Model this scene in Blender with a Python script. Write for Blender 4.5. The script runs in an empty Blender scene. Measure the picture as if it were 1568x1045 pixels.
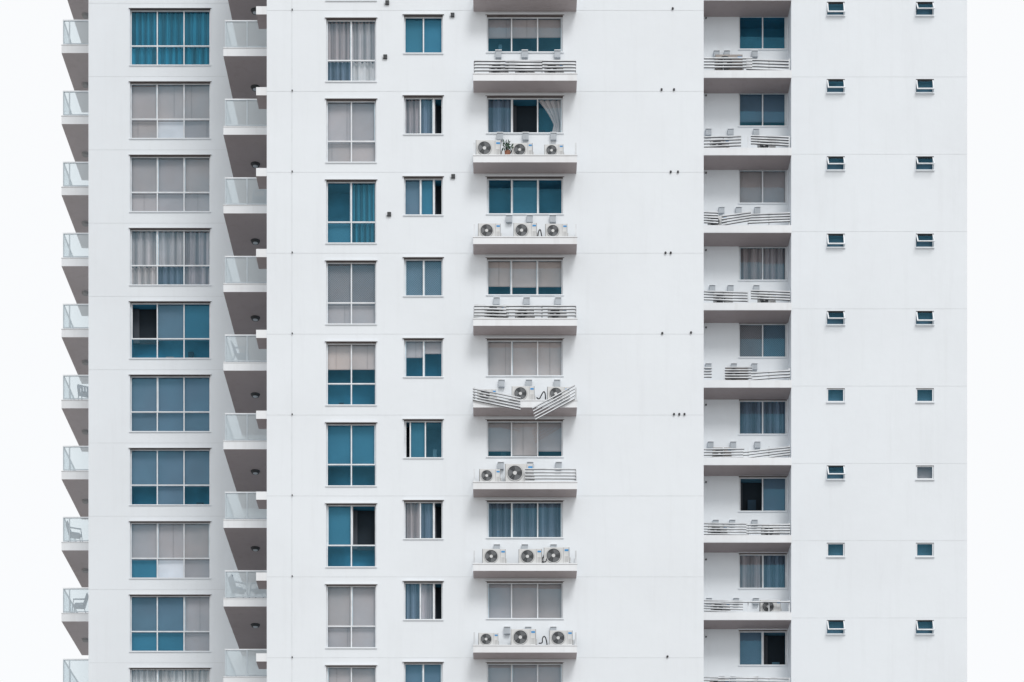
import bpy, math, random
from mathutils import Vector, Matrix
random.seed(7)
R = random.Random(11)
F = 3304.0; CX = 784.0; HY = 2100.0; CAMZ = 1.6
def X(px, D): return (px-CX)/F*D
def Z(py, D): return CAMZ+(HY-py)/F*D
scene = bpy.context.scene

# ------------------------------------------------------------------ materials
MATS = {}
def new_mat(name):
    m = bpy.data.materials.new(name); m.use_nodes = True
    nt = m.node_tree; nt.nodes.clear()
    out = nt.nodes.new('ShaderNodeOutputMaterial')
    MATS[name] = m
    return m, nt, out
def N(nt, t, **kw):
    n = nt.nodes.new(t)
    for k, v in kw.items():
        if k in n.inputs: n.inputs[k].default_value = v
        else: setattr(n, k, v)
    return n
def simple(name, col, rough=0.6, metal=0.0, var=0.12, scale=3.0):
    m, nt, out = new_mat(name)
    b = N(nt, 'ShaderNodeBsdfPrincipled', Roughness=rough, Metallic=metal)
    tc = N(nt, 'ShaderNodeTexCoord'); no = N(nt, 'ShaderNodeTexNoise', Scale=scale, Detail=4.0)
    nt.links.new(tc.outputs['Object'], no.inputs['Vector'])
    r = N(nt, 'ShaderNodeValToRGB')
    r.color_ramp.elements[0].position = 0.3; r.color_ramp.elements[1].position = 0.7
    r.color_ramp.elements[0].color = tuple(c*(1-var) for c in col)+(1,)
    r.color_ramp.elements[1].color = tuple(min(1, c*(1+var*0.4)) for c in col)+(1,)
    nt.links.new(no.outputs['Fac'], r.inputs['Fac']); nt.links.new(r.outputs['Color'], b.inputs['Base Color'])
    nt.links.new(b.outputs[0], out.inputs[0])
    return m
def wall_mat(name, col, dirt, amount=0.35):
    m, nt, out = new_mat(name)
    b = N(nt, 'ShaderNodeBsdfPrincipled', Roughness=0.75)
    tc = N(nt, 'ShaderNodeTexCoord')
    n1 = N(nt, 'ShaderNodeTexNoise', Scale=0.25, Detail=6.0, Roughness=0.6)
    nt.links.new(tc.outputs['Object'], n1.inputs['Vector'])
    mp = N(nt, 'ShaderNodeMapping'); mp.inputs['Scale'].default_value = (3.0, 3.0, 0.22)
    n2 = N(nt, 'ShaderNodeTexNoise', Scale=1.0, Detail=7.0, Roughness=0.65)
    nt.links.new(tc.outputs['Object'], mp.inputs['Vector']); nt.links.new(mp.outputs[0], n2.inputs['Vector'])
    r1 = N(nt, 'ShaderNodeMapRange'); r1.inputs[1].default_value = 0.42; r1.inputs[2].default_value = 0.72
    r2 = N(nt, 'ShaderNodeMapRange'); r2.inputs[1].default_value = 0.52; r2.inputs[2].default_value = 0.78
    nt.links.new(n1.outputs['Fac'], r1.inputs[0]); nt.links.new(n2.outputs['Fac'], r2.inputs[0])
    ad = N(nt, 'ShaderNodeMath', operation='ADD'); nt.links.new(r1.outputs[0], ad.inputs[0]); nt.links.new(r2.outputs[0], ad.inputs[1])
    mu = N(nt, 'ShaderNodeMath', operation='MULTIPLY'); nt.links.new(ad.outputs[0], mu.inputs[0]); mu.inputs[1].default_value = amount*0.5
    mx = N(nt, 'ShaderNodeMixRGB'); mx.inputs[1].default_value = col+(1,); mx.inputs[2].default_value = dirt+(1,)
    nt.links.new(mu.outputs[0], mx.inputs[0]); nt.links.new(mx.outputs[0], b.inputs['Base Color'])
    n3 = N(nt, 'ShaderNodeTexNoise', Scale=2.2, Detail=5.0)
    nt.links.new(tc.outputs['Object'], n3.inputs['Vector'])
    bp = N(nt, 'ShaderNodeBump', Strength=0.18, Distance=0.04)
    nt.links.new(n3.outputs['Fac'], bp.inputs['Height']); nt.links.new(bp.outputs[0], b.inputs['Normal'])
    nt.links.new(b.outputs[0], out.inputs[0])
def attr_mat(name, rough=0.85, lo=0.8, hi=1.12):
    m, nt, out = new_mat(name)
    b = N(nt, 'ShaderNodeBsdfPrincipled', Roughness=rough)
    at = N(nt, 'ShaderNodeAttribute'); at.attribute_name = 'Col'
    tc = N(nt, 'ShaderNodeTexCoord'); no = N(nt, 'ShaderNodeTexNoise', Scale=1.2, Detail=3.0)
    nt.links.new(tc.outputs['Object'], no.inputs['Vector'])
    mr = N(nt, 'ShaderNodeMapRange'); mr.inputs[1].default_value = 0.3; mr.inputs[2].default_value = 0.7
    mr.inputs[3].default_value = lo; mr.inputs[4].default_value = hi
    nt.links.new(no.outputs['Fac'], mr.inputs[0])
    mx = N(nt, 'ShaderNodeVectorMath', operation='SCALE')
    nt.links.new(at.outputs['Color'], mx.inputs[0]); nt.links.new(mr.outputs[0], mx.inputs['Scale'])
    nt.links.new(mx.outputs[0], b.inputs['Base Color']); nt.links.new(b.outputs[0], out.inputs[0])
def glass_mat(name, tint, gcol, fac, rough=0.03):
    m, nt, out = new_mat(name)
    t = N(nt, 'ShaderNodeBsdfTransparent'); t.inputs[0].default_value = tint+(1,)
    g = N(nt, 'ShaderNodeBsdfGlossy', Roughness=rough); g.inputs[0].default_value = gcol+(1,)
    tc = N(nt, 'ShaderNodeTexCoord'); no = N(nt, 'ShaderNodeTexNoise', Scale=0.7, Detail=2.0)
    nt.links.new(tc.outputs['Object'], no.inputs['Vector'])
    mr = N(nt, 'ShaderNodeMapRange'); mr.inputs[1].default_value = 0.3; mr.inputs[2].default_value = 0.7
    mr.inputs[3].default_value = fac*0.65; mr.inputs[4].default_value = fac*1.35
    nt.links.new(no.outputs['Fac'], mr.inputs[0])
    mx = N(nt, 'ShaderNodeMixShader')
    nt.links.new(mr.outputs[0], mx.inputs[0]); nt.links.new(t.outputs[0], mx.inputs[1]); nt.links.new(g.outputs[0], mx.inputs[2])
    nt.links.new(mx.outputs[0], out.inputs[0])
def panel_glass(name, col, opac):
    m, nt, out = new_mat(name)
    t = N(nt, 'ShaderNodeBsdfTransparent'); t.inputs[0].default_value = (0.86, 0.93, 0.96, 1)
    d = N(nt, 'ShaderNodeBsdfPrincipled', Roughness=0.12); d.inputs['Base Color'].default_value = col+(1,)
    mx = N(nt, 'ShaderNodeMixShader'); mx.inputs[0].default_value = opac
    nt.links.new(t.outputs[0], mx.inputs[1]); nt.links.new(d.outputs[0], mx.inputs[2]); nt.links.new(mx.outputs[0], out.inputs[0])

wall_mat('painted_render', (0.765, 0.805, 0.842), (0.57, 0.59, 0.61), 0.30)
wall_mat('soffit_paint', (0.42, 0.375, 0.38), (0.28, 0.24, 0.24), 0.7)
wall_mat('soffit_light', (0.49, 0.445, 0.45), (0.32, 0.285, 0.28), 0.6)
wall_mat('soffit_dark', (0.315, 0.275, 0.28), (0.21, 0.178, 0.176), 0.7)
wall_mat('fascia_paint', (0.79, 0.815, 0.84), (0.52, 0.50, 0.49), 0.5)
wall_mat('underside_dirt_shade', (0.13, 0.105, 0.10), (0.06, 0.05, 0.045), 0.8)  # brown grime plus painted-in shade for window heads and slab lip undersides
simple('joint_sealant', (0.68, 0.71, 0.735), 0.8)
simple('window_frame', (0.76, 0.79, 0.82), 0.35)
simple('rail_metal', (0.70, 0.73, 0.76), 0.35, 0.0, 0.3, 2.0)
simple('rail_under_shade', (0.10, 0.10, 0.11), 0.6)  # slat undersides: shade put into the colour as a darker metal
simple('balustrade_frame', (0.50, 0.56, 0.60), 0.4)
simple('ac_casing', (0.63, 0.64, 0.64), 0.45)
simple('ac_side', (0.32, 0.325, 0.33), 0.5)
simple('ac_casing_old', (0.30, 0.27, 0.25), 0.6)
simple('ac_dark', (0.03, 0.035, 0.04), 0.6)
simple('ac_grille', (0.15, 0.16, 0.17), 0.5)
simple('label_blue', (0.03, 0.28, 0.62), 0.5)
simple('black_rubber', (0.025, 0.025, 0.03), 0.6)
simple('chair_blue', (0.012, 0.07, 0.14), 0.5)
simple('leaf_green', (0.03, 0.09, 0.045), 0.6, 0, 0.5, 20)
simple('terracotta', (0.3, 0.13, 0.08), 0.8)
simple('grey_box', (0.42, 0.46, 0.50), 0.6)
simple('ground_paving', (0.33, 0.315, 0.30), 0.9, 0, 0.3, 0.15)
attr_mat('fabric', 0.85, 0.92, 1.06); attr_mat('room', 0.9, 0.75, 1.2)
glass_mat('window_glass', (0.91, 0.94, 0.95), (0.18, 0.58, 0.80), 0.075)
panel_glass('balustrade_glass', (0.76, 0.84, 0.88), 0.48)

# ------------------------------------------------------------------ mesh builder
class MB:
    def __init__(s): s.v=[]; s.f=[]; s.m=[]; s.c=[]; s.mats=[]; s.sm=[]
    def mi(s, n):
        if n not in s.mats: s.mats.append(n)
        return s.mats.index(n)
    def face(s, pts, mat, col=(1,1,1), smooth=False):
        i=len(s.v); s.v.extend(pts); s.f.append(tuple(range(i,i+len(pts)))); s.m.append(s.mi(mat)); s.c.append(col); s.sm.append(smooth)
    def box(s, x0,x1,y0,y1,z0,z1, mat, col=(1,1,1), bottom=None):
        if x0>x1: x0,x1=x1,x0
        if z0>z1: z0,z1=z1,z0
        p=[(x0,y0,z0),(x1,y0,z0),(x1,y1,z0),(x0,y1,z0),(x0,y0,z1),(x1,y0,z1),(x1,y1,z1),(x0,y1,z1)]
        for k,q in enumerate([(0,1,5,4),(1,2,6,5),(2,3,7,6),(3,0,4,7),(4,5,6,7),(3,2,1,0)]):
            s.face([p[j] for j in q], bottom if (k==5 and bottom) else mat, col)
    def bar(s, a, b, w, h, mat, under=None):
        a=Vector(a); b=Vector(b); d=(b-a).normalized()
        up=Vector((0,1,0)) if abs(d.y)<0.9 else Vector((0,0,1))
        n=d.cross(up).normalized()*h/2; u=n.cross(d).normalized()*w/2
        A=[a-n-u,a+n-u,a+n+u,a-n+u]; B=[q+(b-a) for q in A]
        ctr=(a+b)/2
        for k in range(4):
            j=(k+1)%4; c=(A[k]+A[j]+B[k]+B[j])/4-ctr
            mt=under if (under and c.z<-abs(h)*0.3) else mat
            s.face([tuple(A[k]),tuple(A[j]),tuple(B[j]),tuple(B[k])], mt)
        s.face([tuple(q) for q in A[::-1]],mat); s.face([tuple(q) for q in B],mat)
    def disc(s, cx,y,cz,r,mat,n=24,r0=0.0, y2=None):
        y2 = y if y2 is None else y2
        for k in range(n):
            a=2*math.pi*k/n; b=2*math.pi*(k+1)/n
            o=[(cx+r*math.cos(a),y,cz+r*math.sin(a)),(cx+r*math.cos(b),y,cz+r*math.sin(b))]
            if r0>0: s.face([(cx+r0*math.cos(a),y2,cz+r0*math.sin(a)),o[0],o[1],(cx+r0*math.cos(b),y2,cz+r0*math.sin(b))],mat)
            else: s.face([(cx,y,cz),o[0],o[1]],mat)
    def cyl(s, cx,y0,y1,cz,r,mat,n=10):
        for k in range(n):
            a=2*math.pi*k/n; b=2*math.pi*(k+1)/n
            s.face([(cx+r*math.cos(a),y0,cz+r*math.sin(a)),(cx+r*math.cos(b),y0,cz+r*math.sin(b)),(cx+r*math.cos(b),y1,cz+r*math.sin(b)),(cx+r*math.cos(a),y1,cz+r*math.sin(a))],mat)
        s.disc(cx,y0,cz,r,mat,n)
    def vcyl(s, cx,cy,z0,z1,r0,r1,mat,n=12):
        for k in range(n):
            a=2*math.pi*k/n; b=2*math.pi*(k+1)/n
            s.face([(cx+r0*math.cos(a),cy+r0*math.sin(a),z0),(cx+r0*math.cos(b),cy+r0*math.sin(b),z0),(cx+r1*math.cos(b),cy+r1*math.sin(b),z1),(cx+r1*math.cos(a),cy+r1*math.sin(a),z1)],mat)
            s.face([(cx,cy,z0),(cx+r0*math.cos(a),cy+r0*math.sin(a),z0),(cx+r0*math.cos(b),cy+r0*math.sin(b),z0)],mat)
    def mesh(s, name):
        me=bpy.data.meshes.new(name); me.from_pydata(s.v,[],s.f)
        for n in s.mats: me.materials.append(MATS[n])
        me.polygons.foreach_set('material_index', s.m)
        me.polygons.foreach_set('use_smooth', s.sm)
        ca=me.color_attributes.new('Col','FLOAT_COLOR','CORNER'); buf=[]
        for f,c in zip(s.f,s.c):
            for _ in f: buf.extend((c[0],c[1],c[2],1.0))
        ca.data.foreach_set('color',buf); me.update()
        return me
    def obj(s, name, parent=None):
        o=bpy.data.objects.new(name,s.mesh(name)); scene.collection.objects.link(o)
        if parent: o.parent=parent
        return o

building=bpy.data.objects.new('apartment_building',None); scene.collection.objects.link(building)
walls=MB(); frames=MB(); glass=MB(); inner=MB(); slabs=MB(); rails=MB(); bal=MB(); balg=MB(); fit=MB()

COL={'g':(0.49,0.425,0.425),'l':(0.84,0.82,0.87),'m':(0.63,0.515,0.48),'s':(0.12,0.185,0.26),'t':(0.03,0.17,0.27),
     'c':(0.50,0.445,0.445),'u':(0.015,0.17,0.27),'k':(0.40,0.345,0.355),'n':(0.15,0.185,0.245),'v':(0.03,0.17,0.25),'w':(0.70,0.66,0.66),
     'x':(0.36,0.335,0.355),'y':(0.12,0.175,0.23),'K':(0.50,0.45,0.45)}
FOLD='cuknvw'
def jit(c,a=0.1):
    f=1+R.uniform(-a,a); h=R.uniform(-.03,.03); return (c[0]*f*(1+h),c[1]*f,c[2]*f*(1-h))
def lattice(x0,x1,z0,z1,y,col):
    st=0.085; w=0.011; L=z1-z0
    for s in (1,-1):
        t=-L if s>0 else 0
        end=(x1-x0) if s>0 else (x1-x0)+L
        while t<end:
            a0=x0+t
            lo=0; hi=L
            if s>0:
                lo=max(lo,x0-a0); hi=min(hi,x1-a0)
            else:
                lo=max(lo,a0-x1); hi=min(hi,a0-x0)
            if hi>lo+0.01:
                xa,xb=a0+s*lo,a0+s*hi
                inner.face([(xa-w/2,y,z0+lo),(xa+w/2,y,z0+lo),(xb+w/2,y,z0+hi),(xb-w/2,y,z0+hi)],'fabric',col)
            t+=st
def fill(kind, x0,x1,z0,z1,y):
    cover=1.0
    if len(kind)>1: cover=int(kind[1])/10.0
    k=kind[0]
    if k=='b': return
    zt=z1; zb=z1-(z1-z0)*cover
    if cover<1: zb+=R.uniform(-0.02,0.02)
    c=jit(COL[k])
    if k=='K':
        n=14; m=10
        for i in range(n):
            for j in range(m):
                def P(i,j):
                    t=j/m; u=i/n
                    left=x0+(x1-x0)*0.75*(1-(1-t)**1.7)*1.0 if t<0.7 else x0+(x1-x0)*(0.655+ (0.7-t)*0.3)
                    return (left+(x1-left)*u, y+0.03*math.sin(u*26), z1-(z1-z0)*t)
                sh=1+0.25*math.sin(i*1.9)
                inner.face([P(i,j+1),P(i+1,j+1),P(i+1,j),P(i,j)],'fabric',tuple(q*sh for q in c),True)
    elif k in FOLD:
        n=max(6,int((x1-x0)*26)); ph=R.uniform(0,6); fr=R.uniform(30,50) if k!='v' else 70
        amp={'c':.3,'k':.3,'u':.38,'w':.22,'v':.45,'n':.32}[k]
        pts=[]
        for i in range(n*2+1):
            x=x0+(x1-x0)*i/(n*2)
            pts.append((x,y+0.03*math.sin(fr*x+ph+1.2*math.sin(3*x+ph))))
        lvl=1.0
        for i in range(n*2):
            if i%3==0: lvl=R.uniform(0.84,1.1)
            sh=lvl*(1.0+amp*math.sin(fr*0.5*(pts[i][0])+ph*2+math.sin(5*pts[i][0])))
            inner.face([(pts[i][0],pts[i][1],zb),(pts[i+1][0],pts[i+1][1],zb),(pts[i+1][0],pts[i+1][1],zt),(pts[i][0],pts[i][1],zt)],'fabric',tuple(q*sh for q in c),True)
    else:
        inner.face([(x0,y,zb),(x1,y+R.uniform(-.01,.01),zb),(x1,y,zt),(x0,y,zt)],'fabric',c)
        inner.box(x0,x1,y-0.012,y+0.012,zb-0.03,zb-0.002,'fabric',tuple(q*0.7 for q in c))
        if k in 'gmw' and R.random()<0.45:
            xx=R.uniform(x0+.1,x1-.1); inner.box(xx,xx+.012,y-.02,y-.014,zb,zt,'fabric',tuple(q*0.7 for q in c))
        if k in 'xy': lattice(x0+.03,x1-.03,z0+.03,z1-.03,y-0.05,tuple(q*(0.42 if k=='x' else 2.0) for q in c))

def window(D,px0,px1,py0,py1,cols,transom,fills,holes,reveal=0.15):
    x0,x1=X(px0,D),X(px1,D); z1,z0=Z(py0,D),Z(py1,D)
    holes.append((x0,x1,z0,z1))
    y=D; yr=y+reveal
    walls.face([(x0,y,z0),(x0,yr,z0),(x0,yr,z1),(x0,y,z1)],'painted_render')
    walls.face([(x1,y,z0),(x1,yr,z0),(x1,yr,z1),(x1,y,z1)],'painted_render')
    walls.face([(x0,y,z0),(x1,y,z0),(x1,yr,z0),(x0,yr,z0)],'painted_render')
    walls.face([(x0,y,z1),(x1,y,z1),(x1,yr,z1),(x0,yr,z1)],'underside_dirt_shade')
    walls.box(x0-0.05,x1+0.05,y-0.05,y+0.0,z1+0.002,z1+0.045,'painted_render',bottom='underside_dirt_shade')
    walls.box(x0-0.03,x1+0.03,y-0.035,y+0.0,z0-0.045,z0-0.003,'painted_render')
    fw=0.05; fy0=yr-0.045; fy1=yr+0.01; mw=0.023
    frames.box(x0+.002,x0+fw,fy0,fy1,z0+.002,z1-.002,'window_frame'); frames.box(x1-fw,x1-.002,fy0,fy1,z0+.002,z1-.002,'window_frame')
    frames.box(x0+fw,x1-fw,fy0,fy1,z1-fw*.7,z1-.002,'window_frame'); frames.box(x0+fw,x1-fw,fy0,fy1,z0+.002,z0+fw,'window_frame')
    depth=0.75; rx0,rx1=x0+0.01,x1-0.01; ry0,ry1=yr+0.011,yr+depth
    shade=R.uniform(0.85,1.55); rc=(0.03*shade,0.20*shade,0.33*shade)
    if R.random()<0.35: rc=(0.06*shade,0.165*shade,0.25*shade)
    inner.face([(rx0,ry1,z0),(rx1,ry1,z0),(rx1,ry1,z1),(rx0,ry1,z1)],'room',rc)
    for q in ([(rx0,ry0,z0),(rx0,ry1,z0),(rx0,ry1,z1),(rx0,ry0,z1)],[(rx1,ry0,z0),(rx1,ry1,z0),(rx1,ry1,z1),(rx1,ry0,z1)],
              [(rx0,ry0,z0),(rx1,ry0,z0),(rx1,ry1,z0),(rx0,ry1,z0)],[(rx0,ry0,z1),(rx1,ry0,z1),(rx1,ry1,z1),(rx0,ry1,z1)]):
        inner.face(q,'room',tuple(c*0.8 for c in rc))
    for _ in range(R.choice([0,1,2,3])):
        w=R.uniform(0.1,0.5); xx=R.uniform(rx0+0.1,rx1-w-0.1); h=R.uniform(0.15,0.7); yy=ry1-R.uniform(0.1,0.5)
        cc=R.choice([(0.25,0.2,0.16),(0.1,0.22,0.3),(0.02,0.05,0.08),(0.35,0.38,0.4)])
        inner.box(xx,xx+w,yy,ry1-0.004,z0+0.004,z0+h,'room',cc)
    xs=[x0+(x1-x0)*c for c in cols]; xs=[x0+fw]+xs+[x1-fw]
    rws=[(z0+fw,z1-fw*.7)]
    if transom is not None:
        zt=z1-(z1-z0)*transom; rws=[(zt+mw,z1-fw*.7),(z0+fw,zt-mw)]
        frames.box(x0+fw,x1-fw,fy0-0.006,fy1-0.003,zt-mw,zt+mw,'window_frame')
    for c in xs[1:-1]:
        frames.box(c-mw,c+mw,fy0-0.002,fy1-0.001,z0+fw,z1-fw*.7,'window_frame')
    for r,(za,zb) in enumerate(rws):
        for i in range(len(xs)-1):
            a=xs[i]+(mw if i>0 else 0); b=xs[i+1]-(mw if i<len(xs)-2 else 0)
            k=fills[r][i]
            if k[0]=='d':
                inner.face([(a-.02,yr+0.45,za-.02),(b+.02,yr+0.45,za-.02),(b+.02,yr+0.45,zb+.02),(a-.02,yr+0.45,zb+.02)],'room',(0.010,0.02,0.03))  # open pane: near-black sheet, the dark interior's shade painted into its colour
                inner.box(a,a+(b-a)*R.uniform(.15,.3),yr+.38,yr+.42,za,zb,'fabric',(0.06,0.07,0.085))
                frames.box(a,a+0.03,fy1+0.004,fy1+0.03,za,zb,'window_frame')
                continue
            yo=R.uniform(-0.008,0.008)
            glass.face([(a,yr-0.02+yo,za),(b,yr-0.02+yo,za),(b,yr-0.02-yo,zb),(a,yr-0.02-yo,zb)],'window_glass')
            if R.random()<0.5 and r==0:
                s=a if R.random()<0.5 else b-0.03
                frames.box(s,s+0.03,yr-0.012,yr+0.008,za,zb,'window_frame')
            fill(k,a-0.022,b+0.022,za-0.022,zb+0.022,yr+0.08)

def wall_grid(x0,x1,z0,z1,y,holes,mat='painted_render'):
    hs=[h for h in holes]
    zs=sorted(set([z0,z1]+[v for h in hs for v in h[2:] if z0<v<z1]))
    for j in range(len(zs)-1):
        zc=(zs[j]+zs[j+1])/2
        row=[h for h in hs if h[2]<zc<h[3]]
        xx=sorted(set([x0,x1]+[v for h in row for v in h[:2]]))
        for i in range(len(xx)-1):
            xc=(xx[i]+xx[i+1])/2
            if any(h[0]<xc<h[1] for h in row): continue
            walls.face([(xx[i],y,zs[j]),(xx[i+1],y,zs[j]),(xx[i+1],y,zs[j+1]),(xx[i],y,zs[j+1])],mat)

DM=80.0; DL=88.0; DR=83.9; DE=84.85; DH=91.0; DI=82.35
roofM,roofL,roofR=68.0,66.5,67.0
def rows(top,pitch,D,h,roof):
    out=[]
    for i in range(-6,22):
        py=top+pitch*i
        if Z(py,D)<roof-1.2 and Z(py+h,D)>1.0: out.append((i,py))
    return out
def rnd(n, pool='ggbbstcmnk'): return [R.choice(pool) for _ in range(n)]
# ---- column A
hL=[]
A={0:(['u','u','u'],['u','u','u']),1:(['g','g','g'],['g','l','g']),2:(['g','g','g'],['g','g','g']),
   3:(['c','c','k'],['c','n','k']),4:(['d','s','t'],['b','b','b']),5:(['s','s','s'],['s','s','s']),6:(['s','s','s'],['b','s','b']),
   7:(['g','g','g'],['t','l','g']),8:(['s','s','g'],['t','t','g']),9:(['w','w','w'],['w','w','w'])}
for i,py in rows(13.8,112.2,DL,86,roofL):
    f=A.get(i) or (rnd(3),rnd(3))
    window(DL,199,322,py,py+86,[0.335,0.668],0.635,f,hL)
# ---- mid block
hM=[]
B={0:(['k','c'],['n','w']),1:(['g','g'],['g','g']),2:(['b','v'],['t','v']),3:(['x','x'],['g','g']),4:(['m6','m6'],['b','b']),
   5:(['t','t'],['b','b']),6:(['t','d'],['b','b']),7:(['g','g'],['g','g']),8:(['g','g'],['g','g']),-1:(['g','g'],['g','g'])}
for i,py in rows(28.5,123.9,DM,96,roofM):
    f=B.get(i) or (rnd(2),rnd(2)); window(DM,499.5,576,py,py+96,[0.5],0.645,f,hM)
C={0:['t','t'],1:['k','n','d'],2:['s','t','d'],3:['y','y'],4:['g4','g3'],5:['d','t','b'],6:['k','n','d'],7:['n','k','d'],8:['s','s'],-1:['t','t']}
for i,py in rows(23.5,123.9,DM,58,roofM):
    f=C.get(i) or rnd(2)
    cols=[0.5] if len(f)==2 else ([0.42,0.76] if f[-1]=='d' else [0.16,0.55])
    window(DM,618.5,678,py,py+58,cols,None,[f],hM)
Dd={0:['g5','g5','g5'],1:['n','d','K'],2:['b','t','b'],3:['m7','m7','m7'],4:['m','m','m'],5:['g8','m9','g8'],6:['n','n','n'],7:['g','g','g'],8:['g','g','g'],-1:['g','g','g']}
for i,py in rows(23.8,123.9,DM,56,roofM):
    f=Dd.get(i) or rnd(3); window(DM,745.5,862,py,py+56,[0.325,0.668],None,[f],hM)
# ---- recess windows
hE=[]
E={0:['b','b'],1:['s8','s8'],2:['g','g'],3:['k','k'],4:['x','y'],5:['n','n'],6:['d','s'],7:['k','n'],8:['s','d'],-1:['g','g']}
for i,py in rows(22.3,117.9,DE,53,roofR):
    f=E.get(i) or rnd(2); window(DE,1131.5,1205,py,py+53,[0.5],None,[f],hE)
# ---- small awning windows, right wing
hR=[]
for i,py in rows(3.0,118.35,DR,21,roofR):
    for c,px in enumerate((1266,1402.5)):
        D=DR; x0,x1=X(px,D),X(px+27.5,D); z1,z0=Z(py,D),Z(py+21,D); hR.append((x0,x1,z0,z1))
        yr=D+0.16
        for q in ([(x0,D,z0),(x0,yr,z0),(x0,yr,z1),(x0,D,z1)],[(x1,D,z0),(x1,yr,z0),(x1,yr,z1),(x1,D,z1)],[(x0,D,z0),(x1,D,z0),(x1,yr,z0),(x0,yr,z0)]):
            walls.face(q,'painted_render')
        walls.face([(x0,D,z1),(x1,D,z1),(x1,yr,z1),(x0,yr,z1)],'underside_dirt_shade')
        walls.box(x0-.02,x1+.02,D-.05,D,z0-.05,z0-.003,'painted_render')
        rc=(0.06,0.15,0.22) if not(c==1 and i==6) else (0.4,0.36,0.38)
        inner.face([(x0,yr+.1,z0),(x1,yr+.1,z0),(x1,yr+.1,z1),(x0,yr+.1,z1)],'room',rc)
        for xx in (x0+.001,x1-.001): inner.face([(xx,yr,z0),(xx,yr+.1,z0),(xx,yr+.1,z1),(xx,yr,z1)],'room',rc)
        for zz in (z0+.001,z1-.001): inner.face([(x0,yr,zz),(x1,yr,zz),(x1,yr+.1,zz),(x0,yr+.1,zz)],'room',rc)
        opened = i not in (5,7) and not (c==1 and i==6)
        ang=math.radians(R.uniform(22,38)) if opened else 0.0
        fw=0.045; hh=z1-z0-0.01; yh=D+0.03
        def T(x,u,v):
            return (x, yh-u*math.sin(ang)+v*math.cos(ang), z1-0.006-u*math.cos(ang)-v*math.sin(ang))
        def sash(xa,xb,ua,ub,mat,mb,va=0.0,vb=0.03):
            p=[T(xa,ub,va),T(xb,ub,va),T(xb,ub,vb),T(xa,ub,vb),T(xa,ua,va),T(xb,ua,va),T(xb,ua,vb),T(xa,ua,vb)]
            for q in [(0,1,5,4),(1,2,6,5),(2,3,7,6),(3,0,4,7),(4,5,6,7),(3,2,1,0)]: mb.face([p[j] for j in q],mat)
        sash(x0+.01,x0+.01+fw,0,hh,'window_frame',frames); sash(x1-.01-fw,x1-.01,0,hh,'window_frame',frames)
        sash(x0+.01+fw,x1-.01-fw,0,fw*.7,'ac_dark' if opened else 'window_frame',frames); sash(x0+.01+fw,x1-.01-fw,hh-fw,hh,'window_frame',frames)
        glass.face([T(x0+.05,fw*.7,.015),T(x1-.05,fw*.7,.015),T(x1-.05,hh-fw,.015),T(x0+.05,hh-fw,.015)],'window_glass')
        frames.box(x0+.001,x0+.03,yr-.03,yr,z0+.001,z1-.001,'window_frame'); frames.box(x1-.03,x1-.001,yr-.03,yr,z0+.001,z1-.001,'window_frame')
        frames.box(x0+.03,x1-.03,yr-.03,yr,z0+.001,z0+.035,'window_frame')

# ------------------------------------------------------------------ wall sheets and volumes
xL0=X(135.5,DL); xM0=X(408.5,DM); xM1=X(1077.5,DM); xR0=X(1211.5,DR); xR1=X(1481,DR)
wall_grid(xL0,xM0+1.0,0,roofL,DL,hL)
wall_grid(xM0,xM1,0,roofM,DM,hM)
wall_grid(xM1-0.5,xR0+0.0,0,roofR,DE,hE)
wall_grid(xR0,xR1,0,roofR,DR,hR)
BK=DL+14
def vwall(x,y0,y1,z1): walls.face([(x,y0,0),(x,y1,0),(x,y1,z1),(x,y0,z1)],'painted_render')
vwall(xL0,DL,BK,roofL); vwall(xM0,DM,DL,roofM); vwall(xM1,DM,DE,roofM); vwall(xR0,DR,DE,roofR); vwall(xR1,DR,BK,roofR)
vwall(xM0,DL,BK,roofM); vwall(xM1,DE,BK,roofM)
walls.face([(xL0,BK,0),(xR1,BK,0),(xR1,BK,roofM-1.5),(xL0,BK,roofM-1.5)],'painted_render')
for a,b,y,z in ((xL0,xM0,DL,roofL),(xM0,xM1,DM,roofM),(xM1,xR1,DE,roofR)):
    walls.face([(a,y,z-0.9),(b,y,z-0.9),(b,BK,z-0.9),(a,BK,z-0.9)],'soffit_paint')
    walls.box(a-0.05,b+0.05,y-0.08,y+0.2,z+0.002,z+0.12,'fascia_paint')
for i in range(-2,17):
    z=Z(16.2+123.9*i,DM)
    if z>1: walls.box(xM0+.002,xM1-.002,DM-.004,DM,z-.006,z+.006,'joint_sealant')
    z=Z(117.5+112.2*i,DL)
    if z>1 and z<roofL-1: walls.box(xL0+.002,xM0,DL-.004,DL,z-.006,z+.006,'joint_sealant')
    z=Z(118.0+118.35*i,DR)
    if z>1 and z<roofR-1: walls.box(xR0+.002,xR1-.002,DR-.004,DR,z-.005,z+.005,'joint_sealant')
for px in (447,):
    walls.box(X(px,DM)-.008,X(px,DM)+.008,DM-.007,DM-.0045,1,roofM-.2,'joint_sealant')
def stub(px,py,r=0.04,D=DM): fit.cyl(X(px,D),D-0.05,D,Z(py,D),r,'black_rubber')
for p in [(1030,14),(1013,138),(1032,138),(1027,264),(1038,264),(1019,388),(1027,388),(1014,511),(1058,510),(1032,635),(1040,635),(1048,635),(1022,1006)]: stub(*p)
for i in range(-2,16): stub(447.5,139.5+123.9*i,0.025); stub(1081,147+118.4*i,0.03,DE)
for px,py in [(593,5),(590,88),(693,24),(694,271),(596,329)]:
    x,z=X(px,DM),Z(py,DM); fit.box(x-.07,x+.07,DM-.06,DM,z-.07,z+.07,'ac_dark'); fit.box(x-.10,x-.072,DM-.07,DM,z-.05,z+.09,'window_frame')

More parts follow.
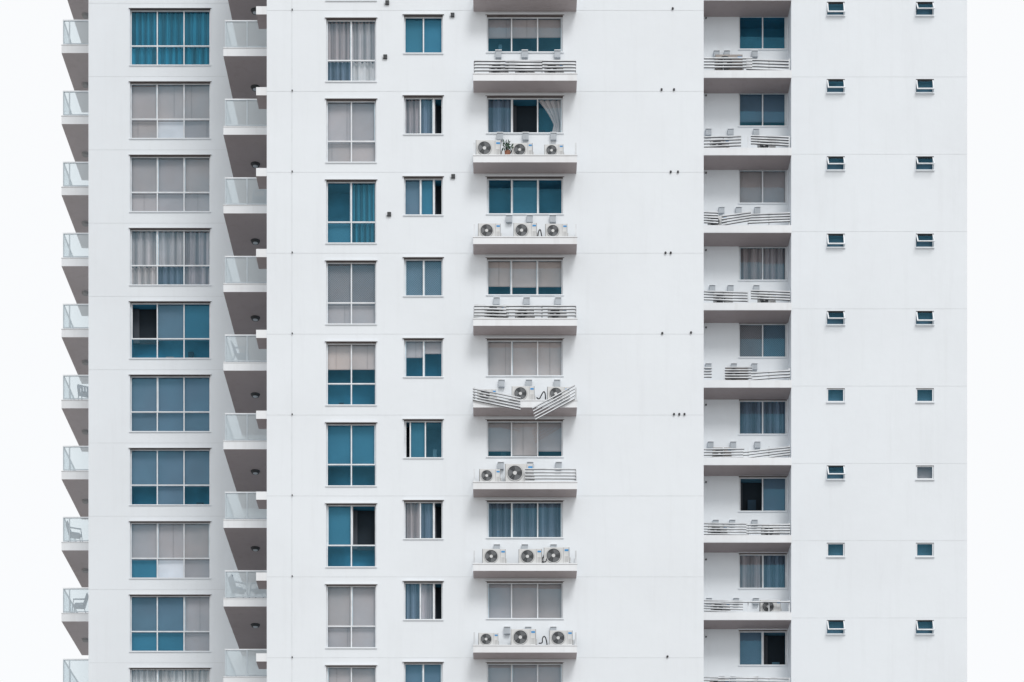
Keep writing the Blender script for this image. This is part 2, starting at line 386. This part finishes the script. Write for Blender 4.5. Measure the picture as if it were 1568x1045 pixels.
# ------------------------------------------------------------------ AC units
def ac_mesh(name, casing, fx=-0.10, fr=0.235):
    m=MB(); w,h,d=0.86,0.60,0.30; y0=-d/2
    b=0.02
    def ring(y,ins): return [(-w/2+ins,y,ins+0.03),(w/2-ins,y,ins+0.03),(w/2-ins,y,h-ins),(-w/2+ins,y,h-ins)]
    r0=ring(y0,b); r1=ring(y0+b,0); r2=ring(-y0,0)
    m.face(r0,casing)
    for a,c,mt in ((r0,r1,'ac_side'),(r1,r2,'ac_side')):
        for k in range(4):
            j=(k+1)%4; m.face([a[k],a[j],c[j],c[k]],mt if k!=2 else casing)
    m.face(r2[::-1],casing)
    for s in (-0.3,0.3): m.box(s-.04,s+.04,y0+.02,-y0-.02,0,0.03,'black_rubber')
    cz=0.315
    m.disc(fx,y0-0.002,cz,fr,'ac_dark',32)
    for k in range(3):
        a0=k*2*math.pi/3+0.4
        pts=[]
        for t in (0,0.35,0.7,1.0): pts.append((fx+0.21*math.cos(a0+t*1.25),y0-0.006-0.006*t,cz+0.21*math.sin(a0+t*1.25)))
        for t in (0.8,0.1): pts.append((fx+0.06*math.cos(a0+t*1.1),y0-0.006,cz+0.06*math.sin(a0+t*1.1)))
        m.face(pts,'ac_grille')
    m.disc(fx,y0-0.016,cz,0.06,'ac_casing',18)
    for rr in (0.10,0.14,0.18,0.215): m.disc(fx,y0-0.02,cz,rr+0.003,'ac_grille',28,rr-0.002)
    m.disc(fx,y0-0.02,cz,fr+0.018,casing,32,fr-0.003,y0-0.024)
    m.disc(fx,y0-0.003,cz,fr+0.03,'ac_side',32,fr+.001)
    for k in range(8):
        a=k*math.pi/4+.2; m.bar((fx+.06*math.cos(a),y0-.022,cz+.06*math.sin(a)),(fx+fr*math.cos(a),y0-.022,cz+fr*math.sin(a)),.004,.006,'ac_grille')
    m.box(0.225,0.235,y0-0.004,y0-0.001,0.05,h-.02,'ac_side')
    m.box(0.27,0.40,y0-0.005,y0-0.001,0.46,0.52,'label_blue')
    for k in range(5): m.box(0.27,0.39,y0-0.004,y0-0.001,0.10+k*.04,0.112+k*.04,'ac_side')
    m.box(w/2,w/2+.04,-.05,.08,0.12,0.28,'ac_casing')
    return m.mesh(name)
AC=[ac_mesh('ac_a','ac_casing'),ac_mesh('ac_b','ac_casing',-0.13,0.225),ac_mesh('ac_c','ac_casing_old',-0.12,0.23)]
def place_ac(fanpx,floorpy,D,kind=None,yoff=0.2,s=1.0,rot=0.0,fan_off=0.10):
    k=R.choice([0,0,1]) if kind is None else kind
    o=bpy.data.objects.new('air_conditioner_unit',AC[k]); scene.collection.objects.link(o)
    o.location=(X(fanpx,D)+fan_off*s,D+yoff,Z(floorpy,D)+0.006); o.scale=(s,1,s); o.rotation_euler=(0,0,rot)
hoses=[]
def hose(px,py,D,yoff=0.2):
    x,z=X(px,D),Z(py,D); y=D+yoff
    pts=[(x-.15,y,z-.12),(x-.02,y-.06,z-.2),(x+.05,y-.03,z+.05),(x+.10,y+.05,z+.16),(x+.16,y+.12,z-.02),(x+.2,y+.2,z-.2)]
    hoses.append([(a+R.uniform(-.06,.06),b,c+R.uniform(-.05,.05)) for a,b,c in pts])

# ------------------------------------------------------------------ D ledges
led=0.74; DF=DM-led
xa,xb=X(724.5,DF),X(883.5,DF)
def slats(MBo,x0,x1,ztop,y,n=4,gap=0.115,h=0.045,tl=0.0,tr=0.0):
    for k in range(n):
        zz=ztop-k*gap; MBo.bar((x0,y+R.uniform(-.003,.003),zz+tl*(1+0.1*k)),(x1,y,zz+tr*(1+0.1*k)),0.075,h,'rail_metal','rail_under_shade')
prow=125.1
for i in range(-4,16):
    pt=112.3+prow*i; zt=Z(pt,DF); zb=Z(pt+11.5,DF)
    if zt>roofM-1 or zb<2.5: continue
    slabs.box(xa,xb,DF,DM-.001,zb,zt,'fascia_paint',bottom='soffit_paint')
    slabs.box(xa-.012,xb+.012,DF-.014,DF+.03,zt-.035,zt+.004,'fascia_paint',bottom='underside_dirt_shade')
    for xx in (xa+.04,xb-.04):
        rails.box(xx-.03,xx+.03,DF+.09,DF+.15,zt+.003,zt+0.50,'rail_metal')
        rails.box(xx-.02,xx+.02,DF+.15,DM-.02,zt+.42,zt+0.46,'rail_metal')
    def lr(p0,p1,n=4,tl=0,tr=0): slats(rails,X(p0,DF),X(p1,DF),zt+0.47,DF+.045,n,0.115,0.04,tl,tr)
    acs={1:[(743,1.08),(796,.9),(845,.82)],2:[(745,.97),(800,1.0),(848,.95)],4:[(742,.8),(797,.98),(851,.95)],5:[(746,.9),(790,1.22)],
         6:[(752,1),(808,1.0),(848,1.1)],7:[(744,.85),(797,1.08),(855,1.0)],0:[(760,.8),(800,.8),(845,.8)],3:[(755,.95),(800,.8),(850,.8)]}.get(i)
    if acs is None: acs=[(R.uniform(740,760),.9),(R.uniform(795,810),.95)]
    for px,s in acs: place_ac(px,pt,DF,None,0.33,s,R.uniform(-.06,.06))
    if i in (0,3) or i<0 or i>8:
        lr(726,882)
        if i==3: lr(726,775,5,0.03,-.02)
        lr(755+R.uniform(0,20),830,3,R.uniform(-.05,.05),R.uniform(-.05,.05))
        for q in (778,830): rails.box(X(q,DF)-.02,X(q,DF)+.02,DF+.095,DF+.125,zt+.003,zt+.49,'rail_metal')
    if i==5: lr(804,882,5,0.01,0.0)
    if i==4:
        for k in range(5):
            rails.bar((X(724,DF),DF-.03,Z(596+k*4.2,DF)),(X(797,DF),DF-.06,Z(611+k*4.4,DF)),.06,.035,'rail_metal','rail_under_shade')
            rails.bar((X(880,DF),DF-.03,Z(591+k*5,DF)),(X(815+k*1.2,DF),DF-.12,Z(628+k*4.2,DF)),.06,.035,'rail_metal','rail_under_shade')
    if i in (1,2,4,6,7):
        for q in R.sample([777,832,782,826],R.choice([1,2])): hose(q+R.uniform(-3,3),pt-12,DF,0.25)
    for q in (R.uniform(760,780),R.uniform(802,812),R.uniform(845,856)):
        x=X(q,DM); z=Z(pt-24+ (i-3)*0.8,DM); fit.box(x-.11,x+.11,DM-.12,DM,z-.12,z+.12,'grey_box'); fit.box(x-.12,x+.12,DM-.15,DM,z+.122,z+.145,'window_frame')

# ------------------------------------------------------------------ E balconies
EF=DR-0.06
xe0=xM1+0.002; xe1=X(1212.5,EF)
for i in range(-4,18):
    pt=108.3+118.6*i; zt=Z(pt,EF); zb=Z(pt+11.5,EF)
    if zt>roofR-1 or zb<2.5: continue
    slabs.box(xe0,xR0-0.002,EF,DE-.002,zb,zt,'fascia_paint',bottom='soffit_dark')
    slabs.box(xe0,xe1,EF-.01,EF-.001,zb+.01,zt+.005,'fascia_paint')
    yR=EF+.05
    rails.box(X(1209,EF)-.025,X(1209,EF)+.025,EF+.10,EF+.15,zt+.003,zt+.52,'rail_metal')
    for q in (1108,1146,1178): rails.box(X(q,EF)-.018,X(q,EF)+.018,EF+.10,EF+.14,zt+.003,zt+.50,'rail_metal')
    def er(p0,p1,n=4,tl=0,tr=0,top=0.5,g=0.115): slats(rails,X(p0,EF),X(p1,EF),zt+top,yR,n,g,0.042,tl,tr)
    if i==0: er(1078,1152,4,0,0); er(1143,1208,4,-.02,-.06,.46); place_ac(1112,pt,EF,2,.35,1.25)
    elif i==1: er(1078,1135,4,-.06,-.02); er(1150,1208,4,.02,-.04,.48,.1)
    elif i==2: er(1078,1100,5,.02,0,.52,.1); er(1105,1150,4,-.12,.03,.5,.1); er(1145,1210,4,-.06,.0,.5,.1)
    elif i==3: er(1078,1145,4,-.03,-.08,.5,.1); er(1150,1210,4,.02,-.03,.48,.1)
    elif i==4: er(1078,1090,4); er(1110,1152,5,0,0,.52,.1); er(1150,1210,3,-.1,.0,.4); place_ac(1125,pt,EF,2,.35,1.0)
    elif i==5: er(1078,1140,4,-.1,-.08,.45,.1); er(1138,1210,4,-.14,.06,.38,.1)
    elif i==6: er(1078,1145,5,-.02,-.04,.5,.1); er(1143,1210,4,-.03,-.02,.45,.1)
    elif i==7: er(1078,1138,5,.0,-.04,.5,.1); er(1078,1210,2,-.05,-.04,.48,.4); place_ac(1177,pt,EF,0,.35,.95)
    else: er(1078,1208,4,R.uniform(-.05,.05),R.uniform(-.05,.05)); er(1100,1160,4,R.uniform(-.05,.05),R.uniform(-.05,.05))
    if i not in (0,4): place_ac(R.uniform(1096,1106),pt,EF,R.choice([0,1,2]),.4,.85)
    if i in (1,3,6): place_ac(R.uniform(1160,1185),pt,EF,R.choice([0,1]),.42,.8)
    for q in (R.uniform(1083,1106),R.uniform(1110,1132),R.uniform(1152,1160)):
        x=X(q,DE); z=Z(pt-19+(i-4)*1.0,DE); fit.box(x-.11,x+.11,DE-.12,DE,z-.11,z+.11,'grey_box'); fit.box(x-.12,x+.12,DE-.15,DE,z+.112,z+.135,'window_frame')

# ------------------------------------------------------------------ glass balustrade balconies
def balcony(x0,x1,yf,yb,ptop_glass,p_ft,p_fb,D,posts,sof):
    zt=Z(p_ft,D); zb=Z(p_fb,D); zg=Z(ptop_glass,D)
    slabs.box(x0-.05,x1,yf,yb,zb,zt,'fascia_paint',bottom=sof)
    slabs.box(x0-.062,x1-.001,yf-.012,yf+.02,zt-.03,zt+.003,'fascia_paint',bottom='underside_dirt_shade')
    y=yf+.06
    bal.box(x0,x1-.002,y-.025,y+.025,zg-.05,zg,'window_frame',bottom='balustrade_frame')
    bal.box(x0,x1-.002,y-.015,y+.015,zt+.05,zt+.085,'balustrade_frame')
    for p in posts: bal.box(p-.022,p+.022,y-.02,y+.02,zt+.002,zg-.05,'balustrade_frame')
    balg.face([(x0+.03,y+.003,zt+.085),(x1-.03,y+.003,zt+.085),(x1-.03,y+.003,zg-.05),(x0+.03,y+.003,zg-.05)],'balustrade_glass')
    bal.box(x0,x0+.05,y+.026,yb-.05,zg-.05,zg,'balustrade_frame')
    for t in (0.33,0.66): 
        yy=y+(yb-y)*t; bal.box(x0+.005,x0+.045,yy-.02,yy+.02,zt+.002,zg-.05,'balustrade_frame')
    balg.face([(x0+.025,y+.03,zt+.085),(x0+.025,yb-.05,zt+.085),(x0+.025,yb-.05,zg-.05),(x0+.025,y+.03,zg-.05)],'balustrade_glass')
for i in range(-3,19):
    g=29.5+108.8*i; 
    if Z(g,DH)<roofL-2 and Z(g+52,DH)>3:
        x0=X(96,DH)
        balcony(x0,xL0-.002,DH,DH+4.3,g,g+39,g+52,DH,[x0+.025,X(106,DH)],'soffit_light')
        fit.vcyl(X(131,DH+2.2),DH+2.2,Z(g+52,DH)-.10,Z(g+52,DH)-.001,.13,.17,'ac_side')
for i in range(-3,18):
    g=30.2+120.4*i
    if Z(g,DI)<roofL-2 and Z(g+56,DI)>3:
        x0=X(344,DI)
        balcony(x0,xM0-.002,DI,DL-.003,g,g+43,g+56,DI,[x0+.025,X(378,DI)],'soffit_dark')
        zz=Z(g+56,DI)
        xl=X(392,DI+2.2); fit.vcyl(xl,DI+2.0,zz-.09,zz-.001,.14,.19,'ac_dark'); fit.vcyl(xl,DI+2.0,zz-.11,zz-.091,.07,.1,'grey_box')
    p=133.0+123.9*i-123.9
    z1=Z(p,DM); z0=Z(p+12.5,DM)
    if z1<roofM-1 and z0>3:
        slabs.box(X(392,DM),xM0-.001,DM+.03,DM+.9,z0,z1,'fascia_paint',bottom='soffit_dark')

# ------------------------------------------------------------------ link building parts
walls.obj('facade_walls',building); frames.obj('window_frames',building); glass.obj('window_panes',building)
inner.obj('rooms_and_curtains',building); slabs.obj('balcony_slabs',building); rails.obj('ledge_railings',building)
bal.obj('balustrade_frames',building); balg.obj('balustrade_glazing',building); fit.obj('wall_fittings',building)
cu=bpy.data.curves.new('refrigerant_hoses','CURVE'); cu.dimensions='3D'; cu.bevel_depth=0.022; cu.bevel_resolution=2
for pts in hoses:
    sp=cu.splines.new('NURBS'); sp.points.add(len(pts)-1)
    for q,p in zip(sp.points,pts): q.co=(*p,1)
    sp.use_endpoint_u=True; sp.order_u=3
cu.materials.append(MATS['black_rubber']); ho=bpy.data.objects.new('refrigerant_hoses',cu); scene.collection.objects.link(ho); ho.parent=building

# ------------------------------------------------------------------ chairs
ch=MB()
ch.box(-.24,.24,-.24,.22,.40,.44,'chair_blue')
for k in range(4): ch.bar((-.18+.12*k,.22,.44),(-.18+.12*k,.36,.92),.02,.08,'chair_blue')
ch.bar((-.24,.36,.92),(.24,.36,.92),.03,.05,'chair_blue')
for s in (-.25,.25):
    ch.bar((s,-.22,.64),(s,.28,.66),.05,.03,'chair_blue'); ch.bar((s,-.28,0),(s,-.2,.64),.03,.04,'chair_blue'); ch.bar((s,.34,0),(s,.18,.42),.03,.04,'chair_blue')
    ch.bar((s,.2,.42),(s,.35,.9),.03,.04,'chair_blue')
chm=ch.mesh('chair')
def chair(px,py,D,rot,yo=0.45):
    o=bpy.data.objects.new('balcony_chair',chm); scene.collection.objects.link(o)
    o.location=(X(px,D),D+yo,Z(py,D)+.004); o.rotation_euler=(0,0,rot)
gi=lambda i:30.2+120.4*i+43
chair(364,gi(7),DI,2.0); chair(394,gi(7),DI,-1.9); chair(396,gi(2),DI,-1.6); chair(368,gi(4),DI,1.4)
gh=lambda i:29.5+108.8*i+39
chair(112,gh(7),DH,1.9); chair(118,gh(8),DH,-1.5); chair(128,gh(5),DH,.5)
# ------------------------------------------------------------------ plant on the ledge
pl=MB()
pl.vcyl(0,0,0,.2,.08,.11,'terracotta'); pl.bar((0,0,.15),(0.02,0,.42),.02,.02,'leaf_green')
for k in range(60):
    a=R.uniform(0,6.28); e=R.uniform(-.4,1.3); r=R.uniform(.06,.2); z=R.uniform(.22,.5)
    c=Vector((math.cos(a)*math.cos(e)*r,math.sin(a)*math.cos(e)*r*.8-.03,z+math.sin(e)*r*.5))
    d=Vector((R.uniform(-1,1),R.uniform(-1,1),R.uniform(-1,1))).normalized()*.09; u=d.orthogonal().normalized()*.035
    pl.face([tuple(c-d),tuple(c+u),tuple(c+d),tuple(c-u)],'leaf_green')
po=pl.obj('potted_plant'); po.location=(X(777,DF),DF+.14,Z(112.3+prow,DF)+.006)

# ------------------------------------------------------------------ ground
gm=MB(); gm.face([(-1500,-1500,0),(1500,-1500,0),(1500,2500,0),(-1500,2500,0)],'ground_paving'); gm.obj('ground')

# ------------------------------------------------------------------ world, sun, camera
w=bpy.data.worlds.new('World'); scene.world=w; w.use_nodes=True; nt=w.node_tree; nt.nodes.clear()
el,az=math.radians(50),math.radians(160)
sky=nt.nodes.new('ShaderNodeTexSky'); sky.sky_type='NISHITA'; sky.sun_disc=False; sky.sun_elevation=el; sky.sun_rotation=az; sky.dust_density=4.0
mix=nt.nodes.new('ShaderNodeMixRGB'); mix.inputs[0].default_value=0.94; mix.inputs[2].default_value=(10.1,10.2,10.3,1)
bg=nt.nodes.new('ShaderNodeBackground'); bg.inputs[1].default_value=0.1; wo=nt.nodes.new('ShaderNodeOutputWorld')
nt.links.new(sky.outputs[0],mix.inputs[1]); nt.links.new(mix.outputs[0],bg.inputs[0]); nt.links.new(bg.outputs[0],wo.inputs[0])
sl=bpy.data.lights.new('sun','SUN'); sl.energy=1.5; sl.angle=math.radians(20); sl.color=(1,0.985,0.97)
so=bpy.data.objects.new('sun',sl); scene.collection.objects.link(so)
sd=Vector((math.sin(az)*math.cos(el),math.cos(az)*math.cos(el),math.sin(el)))
so.rotation_euler=(-sd).to_track_quat('-Z','Y').to_euler(); so.location=(20,-20,90)
cam=bpy.data.cameras.new('camera'); co=bpy.data.objects.new('camera',cam); scene.collection.objects.link(co)
co.location=(0,0,CAMZ); co.rotation_euler=(math.radians(90),0,0)
cam.sensor_width=36; cam.lens=36*F/1568; cam.shift_y=(HY-522.5)/1568; cam.clip_end=4000
scene.camera=co
scene.view_settings.view_transform='Standard'; scene.view_settings.look='None'; scene.view_settings.exposure=0
